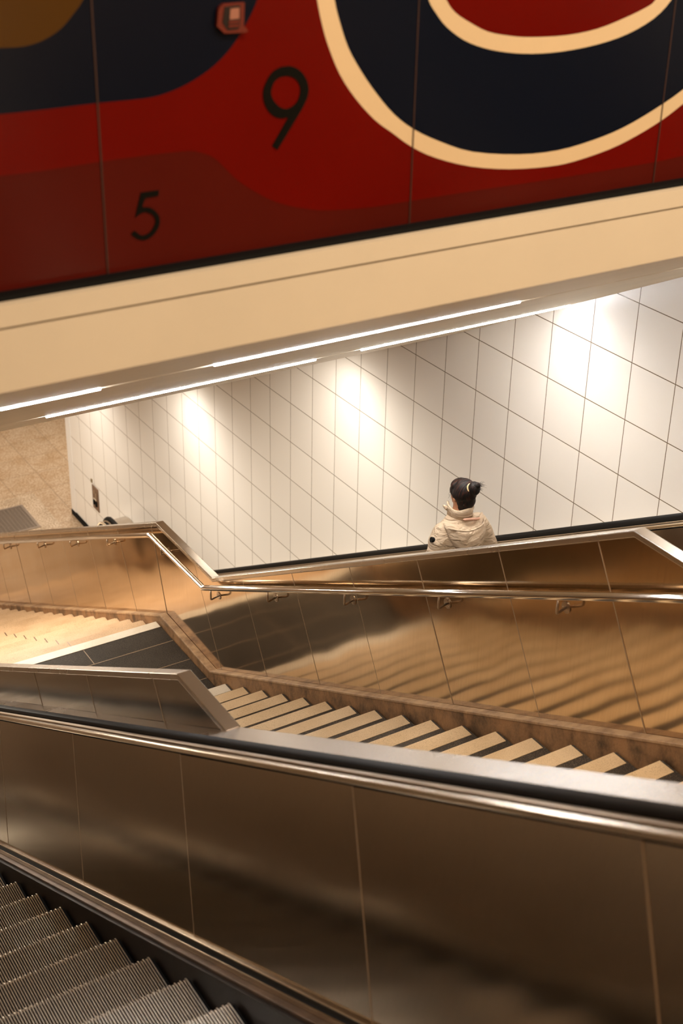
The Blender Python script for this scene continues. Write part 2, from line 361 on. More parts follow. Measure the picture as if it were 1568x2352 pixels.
NAVY = [(1.097, -0.921), (1.193, -0.924), (1.292, -0.926), (1.431, -0.926), (1.579, -0.924), (1.725, -0.925), (1.795, -0.917), (1.867, -0.896), (1.939, -0.862), (1.998, -0.819), (2.043, -0.77), (2.08, -0.717), (2.102, -0.676), (2.117, -0.628), (2.125, -0.568), (2.118, -0.485)]
OCHRE = [(1.118, -0.742), (1.212, -0.746), (1.309, -0.75), (1.377, -0.751), (1.434, -0.739), (1.487, -0.712), (1.528, -0.674), (1.556, -0.642), (1.572, -0.597), (1.57, -0.541), (1.518, -0.483), (1.41, -0.446), (1.153, -0.446)]
RO = [(2.286, -0.492), (2.289, -0.589), (2.308, -0.689), (2.328, -0.766), (2.352, -0.832), (2.393, -0.915), (2.452, -0.994), (2.528, -1.07), (2.597, -1.119), (2.677, -1.174), (2.776, -1.222), (2.924, -1.269), (3.094, -1.299), (3.269, -1.311), (3.388, -1.306), (3.547, -1.281), (3.667, -1.247), (3.787, -1.201), (3.882, -1.152), (4.024, -1.074), (4.137, -0.973), (4.187, -0.837), (4.158, -0.655)]
RI = [(2.346, -0.494), (2.351, -0.592), (2.37, -0.693), (2.39, -0.758), (2.423, -0.838), (2.474, -0.915), (2.533, -0.988), (2.603, -1.06), (2.683, -1.117), (2.791, -1.169), (2.929, -1.219), (3.128, -1.251), (3.302, -1.257), (3.46, -1.239), (3.599, -1.209), (3.737, -1.16), (3.872, -1.099), (4.012, -1.01), (4.079, -0.907), (4.101, -0.801), (4.07, -0.651)]
SO = [(2.696, -0.584), (2.694, -0.648), (2.717, -0.714), (2.748, -0.756), (2.793, -0.802), (2.865, -0.848), (2.947, -0.879), (3.039, -0.9), (3.15, -0.914), (3.282, -0.917), (3.435, -0.906), (3.57, -0.881), (3.685, -0.837), (3.757, -0.78), (3.796, -0.709), (3.794, -0.637)]
SI = [(2.754, -0.587), (2.759, -0.665), (2.787, -0.719), (2.824, -0.759), (2.887, -0.795), (2.96, -0.828), (3.052, -0.848), (3.144, -0.859), (3.295, -0.864), (3.428, -0.853), (3.542, -0.827), (3.638, -0.798), (3.681, -0.775), (3.724, -0.705), (3.722, -0.634)]
def shape(name, pts, mat, k, label, tail=None, sm=True):
    p = smooth_closed(pts, 3, True) if sm else pts
    p = p + (tail or [])
    bm = bmesh.new(); poly_y(bm, p, MY - .0006 * k, MY + .002); mobj(name, bm, mat, mur, label=label)
shape('painted_field', RED, MRED, 1, 'deep red field', [(XW, -1.337), (XW, 2.6), (-1.3, 2.6), (-1.3, -1.093)])
shape('painted_shape', NAVY, MNAVY, 2, 'navy blob upper left', [(2.06, -.3), (1.9, -.12), (1.6, -.02), (1.2, .0), (-1.3, .0), (-1.3, -.92)])
shape('painted_shape', OCHRE, MOCH, 3, 'ochre blob in the top left corner', [(.6, -.446), (.6, -.742)])
shape('painted_ring', RO, MCRM, 2, 'broad cream ring', [(4.0, -.35), (3.6, -.12), (3.2, -.05), (2.8, -.12), (2.45, -.3)])
shape('painted_shape', RI, MNAVY, 3, 'navy field inside the cream ring', [(3.93, -.38), (3.55, -.18), (3.2, -.11), (2.83, -.18), (2.5, -.34)])
shape('painted_ring', SO, MCRM, 4, 'inner cream ring', [(3.7, -.48), (3.25, -.40), (2.8, -.48)])
shape('painted_shape', SI, MRED, 5, 'red centre inside the inner cream ring', [(3.63, -.53), (3.25, -.46), (2.85, -.53)])
D9 = [(2.209, -0.874), (2.228, -0.879), (2.25, -0.892), (2.266, -0.91), (2.277, -0.932), (2.28, -0.953), (2.276, -0.973), (2.268, -0.989), (2.257, -1.007), (2.241, -1.029)]
D9b = [(2.169, -1.125), (2.150, -1.111), (2.207, -1.030)]
D9c = [(2.200, -1.028), (2.189, -1.03), (2.173, -1.027), (2.158, -1.021), (2.14, -1.005), (2.127, -0.985), (2.12, -0.963), (2.12, -0.941), (2.127, -0.921), (2.141, -0.899), (2.158, -0.884), (2.182, -0.875)]
D9I = [(2.205, -0.903), (2.224, -0.909), (2.24, -0.922), (2.249, -0.94), (2.25, -0.957), (2.243, -0.978), (2.231, -0.992), (2.213, -1.001), (2.197, -1.002), (2.179, -0.995), (2.164, -0.982), (2.152, -0.966), (2.147, -0.949), (2.15, -0.933), (2.16, -0.915), (2.176, -0.905), (2.189, -0.903)]
def with_hole(outer, hole):
    """keyhole polygon: joins the hole to the outline at their closest points"""
    bi = min(((i, j) for i in range(len(outer)) for j in range(len(hole))), key=lambda t: (outer[t[0]][0] - hole[t[1]][0]) ** 2 + (outer[t[0]][1] - hole[t[1]][1]) ** 2)
    i, j = bi; h = hole[j:] + hole[:j + 1]
    e = 1e-5
    return outer[:i + 1] + h[::-1] + [(outer[i][0] + e, outer[i][1] + e)] + outer[i + 1:]
o9 = smooth_closed(D9, 3, True) + D9b + smooth_closed(D9c, 3, True)
shape('painted_numeral', with_hole(o9, smooth_closed(D9I, 3)), MBLK, 6, 'black number 9', sm=False)
D5a = [(1.679, -1.273), (1.688, -1.242), (1.701, -1.2), (1.76, -1.2), (1.758, -1.217), (1.734, -1.217)]
D5b = [(1.718, -1.218), (1.712, -1.223), (1.707, -1.234), (1.705, -1.245), (1.72, -1.247), (1.734, -1.252), (1.747, -1.263), (1.757, -1.278), (1.759, -1.295), (1.755, -1.312), (1.745, -1.326), (1.731, -1.338), (1.715, -1.345), (1.697, -1.345), (1.681, -1.338), (1.67, -1.329), (1.663, -1.322)]
D5c = [(1.675, -1.313), (1.684, -1.321), (1.695, -1.33), (1.707, -1.332), (1.72, -1.328), (1.731, -1.32), (1.74, -1.307), (1.745, -1.294), (1.742, -1.28), (1.733, -1.269), (1.719, -1.262), (1.707, -1.26), (1.694, -1.264), (1.685, -1.269)]
shape('painted_numeral', D5a + smooth_closed(D5b, 3, True) + smooth_closed(D5c, 3, True), MBLK, 6, 'black number 5', sm=False)
mobj('panel_joint', bmj, MJNT, mur)
# reflection of a red-framed sign in the mural, modelled as a small box
cb = empty('sign_reflection', (2.0, MY - .02, -.72), 'modelled reflection of a red framed sign with pale screen in the navy part of mural', 'modelled reflection')
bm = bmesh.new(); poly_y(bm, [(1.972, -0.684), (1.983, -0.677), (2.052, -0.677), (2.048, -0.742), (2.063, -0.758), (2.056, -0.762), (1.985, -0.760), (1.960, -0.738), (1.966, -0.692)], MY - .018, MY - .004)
mobj('frame', bm, simple('sign_reflection_red', (0.13, 0.012, 0.003), 0.4), cb)
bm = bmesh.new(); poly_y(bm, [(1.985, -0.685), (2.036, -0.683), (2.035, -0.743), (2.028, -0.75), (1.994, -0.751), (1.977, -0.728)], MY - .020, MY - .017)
mobj('face', bm, simple('sign_reflection_black', (0.008, 0.003, 0.002), 0.4), cb)
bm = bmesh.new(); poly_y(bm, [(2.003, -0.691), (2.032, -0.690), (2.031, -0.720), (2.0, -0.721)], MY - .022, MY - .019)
mobj('screen', bm, simple('sign_reflection_screen', (0.36, 0.15, 0.10), 0.3), cb)
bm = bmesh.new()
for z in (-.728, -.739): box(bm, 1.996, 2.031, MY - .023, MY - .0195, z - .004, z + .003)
mobj('slat', bm, MATS['sign_reflection_red'], cb)

# ================================================================== GUARD WALLS AND STAIRCASE
def isect(path, p, d):
    """where the ray p + t d meets a (y,z) polyline"""
    best = None
    for (y0, z0), (y1, z1) in zip(path, path[1:]):
        ey, ez = y1 - y0, z1 - z0; den = d[0] * ez - d[1] * ey
        if abs(den) < 1e-9: continue
        t = ((y0 - p[0]) * ez - (z0 - p[1]) * ey) / den; s = ((y0 - p[0]) * d[1] - (z0 - p[1]) * d[0]) / den
        if t > 1e-6 and -1e-6 <= s <= 1 + 1e-6 and (best is None or t < best[0]): best = (t, (y0 + ey * s, z0 + ez * s))
    return best[1] if best else None
def zat(path, y):
    for (y0, z0), (y1, z1) in zip(path, path[1:]):
        if y0 - 1e-9 <= y <= y1 + 1e-9: return z0 + (z1 - z0) * (y - y0) / (y1 - y0)
    return path[-1][1]
def mids(path, ya, yb): return [p for p in path if ya + 1e-6 < p[0] < yb - 1e-6]
def cladding(parent, bottom, top, seams, x0, x1, mat, name='cladding_panel', gap=.004, wob=0.0, jd=(-.0016, .004)):
    """panels between slanting seams (list of (y at the bottom, lean dy/dz))"""
    ends = []
    for yb, lean in seams:
        p = (yb, zat(bottom, yb)); q = isect(top, p, (lean, 1.0)); ends.append((p, q or (yb + lean * .9, p[1] + .9)))
    h = gap / 2 + .0008
    for (p, q), (yb, lean) in zip(ends[1:-1], seams[1:-1]):
        mobj('panel_joint', PX([(p[0] - h, p[1]), (p[0] + h, p[1]), (q[0] + h, q[1]), (q[0] - h, q[1])], x0 + jd[0], x0 + jd[1]), JOINT, parent)
    for (p0, q0), (p1, q1) in zip(ends, ends[1:]):
        g = gap / 2
        poly = [(p0[0] + g, p0[1])] + mids(bottom, p0[0], p1[0]) + [(p1[0] - g, p1[1]), (q1[0] - g, q1[1])] + mids(top, q0[0], q1[0])[::-1] + [(q0[0] + g, q0[1])]
        bm = PX(poly, x0, x1); o = mobj(name, bm, mat, parent)
        if wob:
            cy, cz = (p0[0] + p1[0]) / 2, (p0[1] + q1[1]) / 2
            R = Matrix.Translation((x0, cy, cz)) @ Matrix.Rotation(random.uniform(-wob, wob), 4, 'Z') @ Matrix.Rotation(random.uniform(-wob, wob), 4, 'Y') @ Matrix.Translation((-x0, -cy, -cz))
            o.data.transform(R)
XC = 4.40; XP = 4.465
CURB = [(-1.3, -2.270 + TS * 1.3), (9.10, -2.270 - TS * 9.10), (10.10, -2.270 - TS * 9.10), (16.95, -1.738 - TS * 16.95)]
CURB[2] = (10.10, -6.985); CURB[1] = (9.11, -7.003)
CAP = [(-1.3, -0.70), (3.3, -3.37), (4.43, -3.37), (9.14, -6.105), (10.23, -6.105), (15.14, -8.62), (16.9, -9.52), (17.15, -9.52)]
CAPB = [(y, z - .038) for y, z in CAP]
st_g = 'stainless guard walls beside the stairs'
gw = empty('stair_balustrade', (4.5, 8, -8), 'low stainless clad wall with handrail between stairs and far escalator', 'balustrade wall')
core = [p for p in CURB] + [(17.12, ZF), (17.12, CAPB[-1][1])] + CAPB[::-1][1:]
mobj('wall_core', PX([(-1.3, CURB[0][1] - .3)] + [(y, z - .35) for y, z in CURB[1:]] + [(17.12, ZF), (17.12, CAPB[-1][1])] + CAPB[:-1][::-1], XP + .008, XP + .058), JOINT, gw)
seams = [(yb, TE) for yb in (-.70, .11, .92, 1.73, 2.54, 3.35, 4.17, 4.977, 5.787, 6.59, 7.398, 8.21, 9.016)] + [(10.10, .33)] + [(yb, TS) for yb in (10.80, 11.60, 12.41, 13.21, 14.02, 14.83, 15.64, 16.45)]
cladding(gw, CURB, CAPB, seams, XP, XP + .005, PANEL, wob=.0022)
mobj('capping', SW(rect(XP - .012, XP + .062, -.036, 0, .006), CAP), CAPS, gw)
mobj('cladding_panel', PX([(y, z - .4) for y, z in CURB] + CAPB[:-1][::-1], XP + .058, XP + .062), PANEL, gw)
# stone curb at the foot of the guard wall
cz = empty('stone_curb', (4.42, 8, -8), 'brown stained stone curb along the far side of the stairs', 'curb')
CF = [(y, z - .005) for y, z in CURB]
mobj('curb_face', PX([(-1.3, CF[0][1] - .5)] + [(y, z - .5) for y, z in CF[1:]] + [(17.0, ZF), (17.0, CF[-1][1])] + [(y, z - .012) for y, z in CF][::-1], XC, XP - .001), STONE, cz)
mobj('curb_top', SW(rect(XC - .004, XP - .0005, -.012, .006, .004), CF), STONET, cz)

# staircase
T = .3212; RS = .166
stc = empty('staircase', (3.3, 9.5, -7.1), 'terrazzo staircase with pale nosing strips and black landing between the guard walls', 'stairs')
XA = 2.430; XE = 4.394
def step_body(y_n, z, depth=T + .02, ys=None):
    bm = bmesh.new(); box(bm, XA, XE, y_n - depth, y_n, z - RS - .02, z); return bm
for j in range(0, 31):
    yn, z = 8.782 - T * j, -6.930 + RS * j
    s = mobj('stair_step', step_body(yn, z), TREADD, stc)
    bm = bmesh.new(); box(bm, XA, XE - .016, yn - (.098 if j else .105), yn + .004, z - .03, z + .003)
    mobj('nosing_strip', bm, TREADL if j else TREADW, s, label=None if j else 'whiter nosing strip of the lowest step')
ZL = -7.100
ld = mobj('landing_slab', B(XA, XE, 8.7, 10.09, ZL - .2, ZL), LANDT, stc)
bm = bmesh.new()
for y in (9.16, 9.49, 9.83): box(bm, XA, XE, y - .003, y + .003, ZL - .001, ZL + .0012)
for x, y0, y1 in ((3.64, 9.83, 10.085), (3.05, 9.49, 9.83), (3.66, 9.49, 9.76), (3.64, 9.16, 9.49), (3.05, 8.9, 9.16)): box(bm, x - .003, x + .003, y0, y1, ZL - .001, ZL + .0012)
mobj('landing_joint', bm, JOINT, stc)
mobj('landing_edge_strip', B(XA, XC - .012, 10.085, 10.184, ZL - .1, ZL + .004), TREADW, stc, label='white edge strip at the lower side of the landing')
for k in range(1, 21):
    yn, z = 10.184 + T * k, ZL - RS * k * 1.0
    s = mobj('stair_step', step_body(yn, z), TREADD if False else STEPB, stc)
    bm = bmesh.new(); box(bm, XA, XE - .016, yn - .098, yn + .004, z - .03, z + .003)
    mobj('nosing_strip', bm, STEPB, s)
    if k < 15:
        bm = bmesh.new(); box(bm, 3.645, 3.655, yn - .102, yn + .0045, z - .03, z + .0038); mobj('strip_joint', bm, BROWN, s)
# litter on the landing
bm = bmesh.new()
pts = [(0, 0, .002), (.035, .005, .004), (.045, .03, .015), (.02, .045, .022), (-.01, .03, .008), (.015, .02, .03)]
vs = [bm.verts.new((4.235 + x, 8.99 + y, ZL + z)) for x, y, z in pts]
bmesh.ops.convex_hull(bm, input=vs)
tag(mobj('crumpled_paper', bm, simple('white_paper', (0.8, 0.72, 0.6), 0.7)), 'small crumpled white paper scrap in the lower landing corner by the curb', 'litter')
bm = bmesh.new()
for k in range(14):
    a = random.uniform(0, 6.3); r = random.uniform(0, .05); s = random.uniform(.006, .016)
    ellipsoid(bm, (4.29 + r * math.cos(a), 8.93 + r * math.sin(a), ZL + s * .3), (s, s * .7, s * .4), 8, 5, Matrix.Rotation(a, 4, 'Z'))
tag(mobj('dead_leaf_crumbs', bm, simple('red_brown_crumbs', (0.16, 0.035, 0.012), 0.7)), 'scatter of reddish brown crumbs beside the paper scrap on the landing', 'litter', kind='stuff')

# near guard wall, rising above the near balustrade further down
CN = -1.216
NC = [(4.60, -3.878), (5.103, -3.878), (14.6, -3.878 - .583 * 9.497), (16.4, -9.43)]
ng = empty('stair_balustrade', (2.33, 8, -8), 'near stainless guard wall with bright capping that drops beside the near escalator', 'balustrade wall')
NCB = [(y, z - .03) for y, z in NC]
lo = [(4.2, CN - TE * 4.2 + .001), (13.85, CN - TE * 13.85 + .001), (14.85, -9.53), (16.4, -9.53)]
mobj('wall_core', PX([(4.66, CN - TE * 4.66 + .001)] + lo[1:] + [(16.4, -9.46)] + [(14.6, NCB[2][1]), (5.103, NCB[1][1]), (4.66, NCB[0][1])], 2.312, 2.352), JOINT, ng)
cladding(ng, lo, NCB, [(4.67, 0.0), (5.30, TE), (6.25, TE), (7.20, TE), (8.15, TE), (9.1, .5), (10.05, .5), (11.0, .5), (11.95, .5), (12.9, .5), (14.0, .5)], 2.302, 2.308, PANEL3, wob=.001, gap=.005)
mobj('capping', SW(rect(2.291, 2.364, -.032, 0, .004), NC), CAPS, ng)
NSL = [(-1.3, -2.270 + TS * 1.3 - .3), (9.11, -7.3), (10.10, -7.3), (16.9, -10.5)]
NST = [(-1.3, CN + TE * 1.3 - .02), (4.55, -3.90), (5.10, -3.912), (14.6, NCB[2][1]), (16.9, -9.48)]
mobj('stair_side_cladding', PX(NSL + NST[::-1], 2.358, 2.364), PANEL, ng)
mobj('curb_face', PX([(-1.3, -2.6 + TS * 1.3), (9.11, -7.3), (10.10, -7.3), (16.95, ZF)] + [(16.95, CF[-1][1])] + CF[:-1][::-1], 2.364, 2.428), STONE, ng)

# handrail along the far guard wall
hr = empty('stair_handrail', (4.375, 8, -6), 'round polished steel handrail on brackets along the far side of the stairs', 'handrail')
XR = 4.375
RAIL = [(-1.0, -1.4255 + TS * 1.0), (9.075, -1.4255 - TS * 9.075), (9.14, -6.178), (10.16, -6.187), (10.22, -6.205), (16.7, -6.205 - .5118 * 6.48)]
bm = bmesh.new()
circ = [(XR + .0235 * math.cos(a * math.pi / 9), .0235 * math.sin(a * math.pi / 9)) for a in range(18)]
sweep(bm, circ, RAIL); mobj('rail', bm, RAILM, hr, smooth=True)
for yb in (-.5, .56, 1.63, 2.70, 3.77, 4.83, 5.88, 6.945, 8.03, 9.0, 9.96, 11.22, 12.25, 13.29, 14.55, 15.7):
    z = zat(RAIL, yb); zb = z - .115 if yb < 9.05 else z - .095
    bm = bmesh.new()
    tube(bm, [(XR, yb, z - .018), (XR, yb, zb + .012), (XR + .004, yb + .003, zb + .004), (XR + .014, yb + .006, zb), (XP - .002, yb + .03, zb)], .0075, 10)
    b = mobj('bracket', bm, BRK, hr, smooth=True)
    bm = bmesh.new(); bmesh.ops.create_cone(bm, cap_ends=True, segments=28, radius1=.034, radius2=.034, depth=.005, matrix=Matrix.Translation((XP - .003, yb + .03, zb)) @ Matrix.Rotation(math.pi / 2, 4, 'Y'))
    for k in range(3):
        a = math.radians(100 + 120 * k); bmesh.ops.create_cone(bm, cap_ends=True, segments=10, radius1=.005, radius2=.004, depth=.004, matrix=Matrix.Translation((XP - .007, yb + .03 + .023 * math.cos(a), zb + .023 * math.sin(a))) @ Matrix.Rotation(math.pi / 2, 4, 'Y'))
    mobj('wall_rosette', bm, BRK, b)

# ================================================================== ESCALATORS
def incline(c, y0, ybend, yend, arc=None, r=.3, ytop=None, turns=180):
    p = [(y0, c - TE * y0)]
    if ytop is not None: p = [(ytop, c - TE * y0), (y0, c - TE * y0)]
    # eased transition to the level
    zb = c - TE * ybend
    for t in (-1.0, -.6, -.2, .2, .6, 1.0):
        u = (t + 1) / 2; y = ybend + t * .5
        z = zb + TE * .5 * (1 - u) ** 2 * 1.0
        p.append((y, z))
    p.append((yend, zb))
    if arc:
        for k in range(1, 13):
            a = math.radians(turns * k / 12); p.append((yend + r * math.sin(a), zb - r + r * math.cos(a)))
    return p
LEAN = .15
def lean_out(o, s, inn, top):
    for v in o.data.vertices:
        za, zb = zat(inn, v.co.y), zat(top, v.co.y)
        v.co.x += s * LEAN * max(-.6, min(1.0, (v.co.z - za) / (zb - za)))
def balustrade(esc, s, xp, c_top, c_in, x_out, hx, ybend, yend, seams, panelmat, newel=False, hr_up=.035):
    """s=+1: passengers stand on the lower-X side. xp = foot of the inner panel, which leans outwards by LEAN at the top"""
    xt = xp + s * LEAN
    def X(a, b, base=None):
        u, v = (base if base is not None else xp) + s * a, (base if base is not None else xp) + s * b; return (min(u, v), max(u, v))
    top = incline(c_top, -1.0, ybend, yend, newel, .30, -2.6)
    topf = incline(c_top, -1.0, ybend, yend, False, .30, -2.6)
    inn = incline(c_in, -1.0, ybend, yend, False, .3, -2.6)
    hx0, hx1 = hx
    low = [(y, z - .01) for y, z in inn]; up = [(y, z - .03) for y, z in topf]
    before = set(o.name for o in esc.children)
    cladding(esc, low, up, seams, *X(.004, .010), panelmat, name='balustrade_panel', gap=.005, wob=.0006, jd=(-.0012, .007))
    mobj('balustrade_core', PX(low + up[::-1], *X(.012, .03)), JOINT, esc)
    for o in esc.children:
        if o.name not in before: lean_out(o, s, inn, topf)
    a, b = X(.000, .012, xt); mobj('trim_shadow_strip', SW([(a, -.050), (b, -.050), (b, -.016), (a, -.016)], top), BLACK, esc)  # black strip stands in for the shade under the trim
    a, b = X(-.010, .018, xt); mobj('inner_trim', SW(rect(a, b, -.018, .008, .007), top), TRIM, esc)
    a, b = X(.012, abs(hx1 - xt) + .004 if s > 0 else abs(hx0 - xt) + .004, xt); mobj('handrail_track', SW(rect(a, b, -.03, -.006), top), BLACK, esc)
    hw = (hx1 - hx0)
    if s > 0: gx = (hx0 + .004, hx0 + hw * .33); hx0 = hx0 + hw * .40
    else: gx = (hx1 - hw * .33, hx1 - .004); hx1 = hx1 - hw * .40
    mobj('handrail_guide', SW(rect(gx[0], gx[1], -.006, .012, .004), top), GUIDE, esc)
    w2 = (hx1 - hx0) / 2; cx = (hx0 + hx1) / 2
    prof = [(cx + w2 * math.copysign(abs(math.cos(t)) ** .55, math.cos(t)), hr_up * .45 + hr_up * .55 * math.copysign(abs(math.sin(t)) ** .7, math.sin(t))) for t in [2 * math.pi * k / 20 for k in range(20)]]
    mobj('rubber_handrail', SW(prof, top), RUBBER, esc, smooth=True)
    do = abs(x_out - xt); di = max(abs(hx0 - xt), abs(hx1 - xt)) + .004
    a, b = X(di, do, xt); mobj('outer_deck', SW(rect(a, b, -.02, 0, .003), top), CAPS, esc)
    a, b = X(do - .012, do, xt); mobj('outer_skirting', SW(rect(a, b, -.28, -.02), topf), PANEL2, esc)
    a, b = X(-.018, .006); mobj('lower_trim', SW(rect(a, b, -.022, .006, .005), inn), TRIM, esc)
    a, b = X(-.040, -.018); mobj('skirt_groove', SW(rect(a, b, -.045, -.018), inn), BLACK, esc)
    a, b = X(-.046, -.040); mobj('lower_trim', SW(rect(a, b, -.045, -.010), inn), TRIM, esc)
    a, b = X(-.078, -.046); mobj('inner_deck', SW(rect(a, b, -.055, -.034, .003), inn), BROWN, esc)
    a, b = X(-.096, -.074); mobj('skirt_panel', SW(rect(a, b, -.42, -.050, .003), inn), SKIRT, esc)
    if newel:
        zb = topf[-1][1]
        poly = [(yend - .02, ZF)] + [(yend - .02, zb - .03)] + [(yend + .27 * math.sin(math.radians(t)), zb - .30 + .27 * math.cos(math.radians(t))) for t in range(0, 181, 12)] + [(yend + .05, ZF)]
        mobj('newel_panel', PX(poly, *X(.0, .03, xt)), CAPS, esc)
        o2 = X(di + .01, do - .01, xt)
        mobj('newel_cover', PX([(yend - 1.2, ZF), (yend - 1.2, zb - .02)] + [(yend + .28 * math.sin(math.radians(t)), zb - .30 + .28 * math.cos(math.radians(t))) for t in range(0, 181, 12)] + [(yend, ZF)], *o2), CAPS, esc)
def ribbed_step(name, x0, x1, parent, y_n, z, mesh=None, pitch=.0125):
    """escalator step: dark body with raised tread ribs carried over the rounded nosing"""
    if mesh is None:
        bm = bmesh.new()
        prof = [(-.402, -.010), (-.006, -.010), (-.003, -.03), (.0, -.10), (-.01, -.17), (-.04, -.235), (-.402, -.235)]
        prism_x(bm, prof, x0, x1)
        rib = [(-.398, -.0105), (-.398, 0), (-.004, 0), (.004, -.006), (.006, -.03), (.008, -.10), (-.002, -.17), (-.03, -.232), (-.042, -.232), (-.012, -.17), (-.002, -.10), (-.004, -.03), (-.008, -.0105)]
        n = int((x1 - x0 - .004) / pitch)
        for k in range(n):
            xa = x0 + .003 + k * pitch
            prism = rib if k % 2 else [(y + (.006 if i in (3, 4) else 0), zz) for i, (y, zz) in enumerate(rib)]
            a = [bm.verts.new((xa, y, zz)) for y, zz in prism]; b = [bm.verts.new((xa + pitch * .46, y, zz)) for y, zz in prism]
            m = len(a)
            bm.faces.new(a); bm.faces.new(b[::-1])
            for i in range(m): bm.faces.new((a[i], b[i], b[(i + 1) % m], a[(i + 1) % m]))
        nb = 9
        bmesh.ops.recalc_face_normals(bm, faces=bm.faces)
        bm.faces.ensure_lookup_table()
        for i, f in enumerate(bm.faces): f.material_index = 1 if i < nb else 0
        mesh = bpy.data.meshes.new(name); bm.to_mesh(mesh); bm.free(); mesh.materials.append(STEPM); mesh.materials.append(BLACK)
    o = bpy.data.objects.new(name, mesh); COL.objects.link(o); o.parent = parent
    o.location = Vector((0, y_n, z)) - Vector(parent.location)
    return mesh
# near escalator
e1 = empty('escalator', (1.2, 7, -7), 'nearest escalator with ribbed metal steps and tall stainless balustrade, lower left', 'escalator')
vs_ = [(y - .12, TE) for y in (-1.07, .28, 1.60, 2.90, 4.29, 5.67, 7.03, 8.4, 9.75, 11.1, 12.4, 13.7)]
balustrade(e1, +1, 1.900, -1.216, -2.142, 2.357, (2.074, 2.160), 14.35, 16.4, vs_, PANEL2)
balustrade(e1, -1, .490, -1.216, -2.142, .033, (.230, .316), 14.35, 16.4, vs_, SATIN)
me = None
for k in range(-11, 27):
    yn = 3.999 + .4 * k; z = -2.2655 - TE * yn
    me = ribbed_step('escalator_step', .597, 1.797, e1, yn, z, me)
mobj('comb_plate', B(.597, 1.797, 14.5, 16.6, ZF - .02, ZF + .012), STEPM, e1)
# far escalator
e2 = empty('escalator', (5.7, 8, -8), 'far escalator along the white tiled wall, carrying the woman', 'escalator')
vs2 = [(y, TE) for y in (-1.1, .3, 1.7, 3.1, 4.5, 5.9, 7.3, 8.7, 10.1, 11.5, 12.9, 14.0)]
balustrade(e2, +1, 6.222, -1.135, -1.850, 6.742, (6.425, 6.515), 14.62, 16.40, vs2, PANEL2, newel=True, hr_up=.055)
balustrade(e2, -1, 5.040, -1.135, -1.850, 4.60, (4.775, 4.865), 14.62, 16.40, vs2, PANEL2, newel=False, hr_up=.05)
me = None
for k in range(-20, 18):
    yn = 7.56 + .4 * k; z = -1.977 - TE * yn
    me = ribbed_step('escalator_step', 5.142, 6.120, e2, yn, z, me, .018)
mobj('comb_plate', B(5.142, 6.120, 14.75, 18.4, ZF - .02, ZF + .012), STEPM, e2)
# grate at the foot, intercom plate on the wall
gt = empty('floor_grate', (5.5, 18.9, ZF), 'grey ribbed metal mat set in the lower floor at left edge', 'floor grate')
GR = simple('grate_metal', (0.34, 0.27, 0.21), 0.45, metal=.6)
bm = bmesh.new()
for a in ((4.75, 6.16, 18.48, 18.52), (4.75, 6.16, 19.26, 19.30), (4.75, 4.79, 18.52, 19.26), (6.12, 6.16, 18.52, 19.26)): box(bm, *a, ZF - .01, ZF + .012)
mobj('frame', bm, GR, gt)
bm = bmesh.new()
y = 18.535
while y < 19.25: box(bm, 4.79, 6.12, y, y + .014, ZF - .004, ZF + .009); y += .028
x = 4.82
while x < 6.1: box(bm, x, x + .008, 18.52, 19.26, ZF - .004, ZF + .006); x += .06
mobj('grating', bm, GR, gt)
mobj('pit', B(4.79, 6.12, 18.52, 19.26, ZF - .02, ZF + .002), SKIRT, gt)
tag(mobj('floor_border', B(4.4, 6.45, 18.36, 19.60, ZF - .02, ZF + .0015), speckle('pale_floor_border', (0.60, 0.47, 0.34), (0.36, 0.25, 0.15), 45, .45, .45, .1)[0]), 'pale terrazzo border around the ribbed metal floor mat', 'floor border')
ip = empty('intercom_plate', (XW, 17.63, -9.86), 'small brown metal control plate on the tiled wall beside the far escalator end', 'control panel')
PLM = simple('brown_metal_plate', (0.24, 0.145, 0.09), 0.4, metal=.5, var=.2, vscale=6)
mobj('plate', B(XW - .012, XW, 17.522, 17.742, -10.055, -9.678), PLM, ip)
bm = bmesh.new(); box(bm, XW - .016, XW - .011, 17.655, 17.675, -9.80, -9.74); mobj('key_switch', bm, TRIM, ip)
bm = bmesh.new(); box(bm, XW - .018, XW - .011, 17.585, 17.605, -9.86, -9.76); mobj('lock', bm, TRIM, ip)
bm = bmesh.new(); box(bm, XW - .030, XW - .011, 17.655, 17.69, -9.975, -9.905); box(bm, XW - .030, XW - .011, 17.575, 17.61, -9.985, -9.905); mobj('push_button', bm, BLACK, ip)
bm = bmesh.new(); box(bm, XW - .016, XW - .011, 17.60, 17.70, -9.895, -9.88); mobj('label_strip', bm, CREAM, ip)
tag(mobj('wall_keyhole', B(XW - .012, XW, 17.735, 17.775, -9.655, -9.60), simple('olive_metal', (0.25, 0.18, 0.08), 0.4, metal=.5)), 'tiny metal key switch on the tiles just above the brown control plate', 'switch')
# ================================================================== PERSON
PO = Vector((5.63, 7.37, -1.977 - TE * 7.56))
ped = empty('person', tuple(PO), 'woman with black hair bun in cream quilted hooded jacket, seen from behind riding far escalator', 'person')
def limb(bm, pts, rs, seg=16):
    tube(bm, [PO + Vector(p) for p in pts], list(rs), seg)
    for p, r in ((pts[0], rs[0]), (pts[-1], rs[-1])): ellipsoid(bm, PO + Vector(p), (r, r, r), seg, 8)
def loft(bm, rings, seg=28):
    """rings of (cx, cy, z, rx, ry)"""
    rr = []
    for cx, cy, z, rx, ry in rings:
        rr.append([bm.verts.new(PO + Vector((cx + rx * math.cos(2 * math.pi * k / seg), cy + ry * math.sin(2 * math.pi * k / seg), z))) for k in range(seg)])
    for a, b in zip(rr, rr[1:]):
        for k in range(seg): bm.faces.new((a[k], a[(k + 1) % seg], b[(k + 1) % seg], b[k]))
    bm.faces.new(rr[0][::-1]); bm.faces.new(rr[-1])
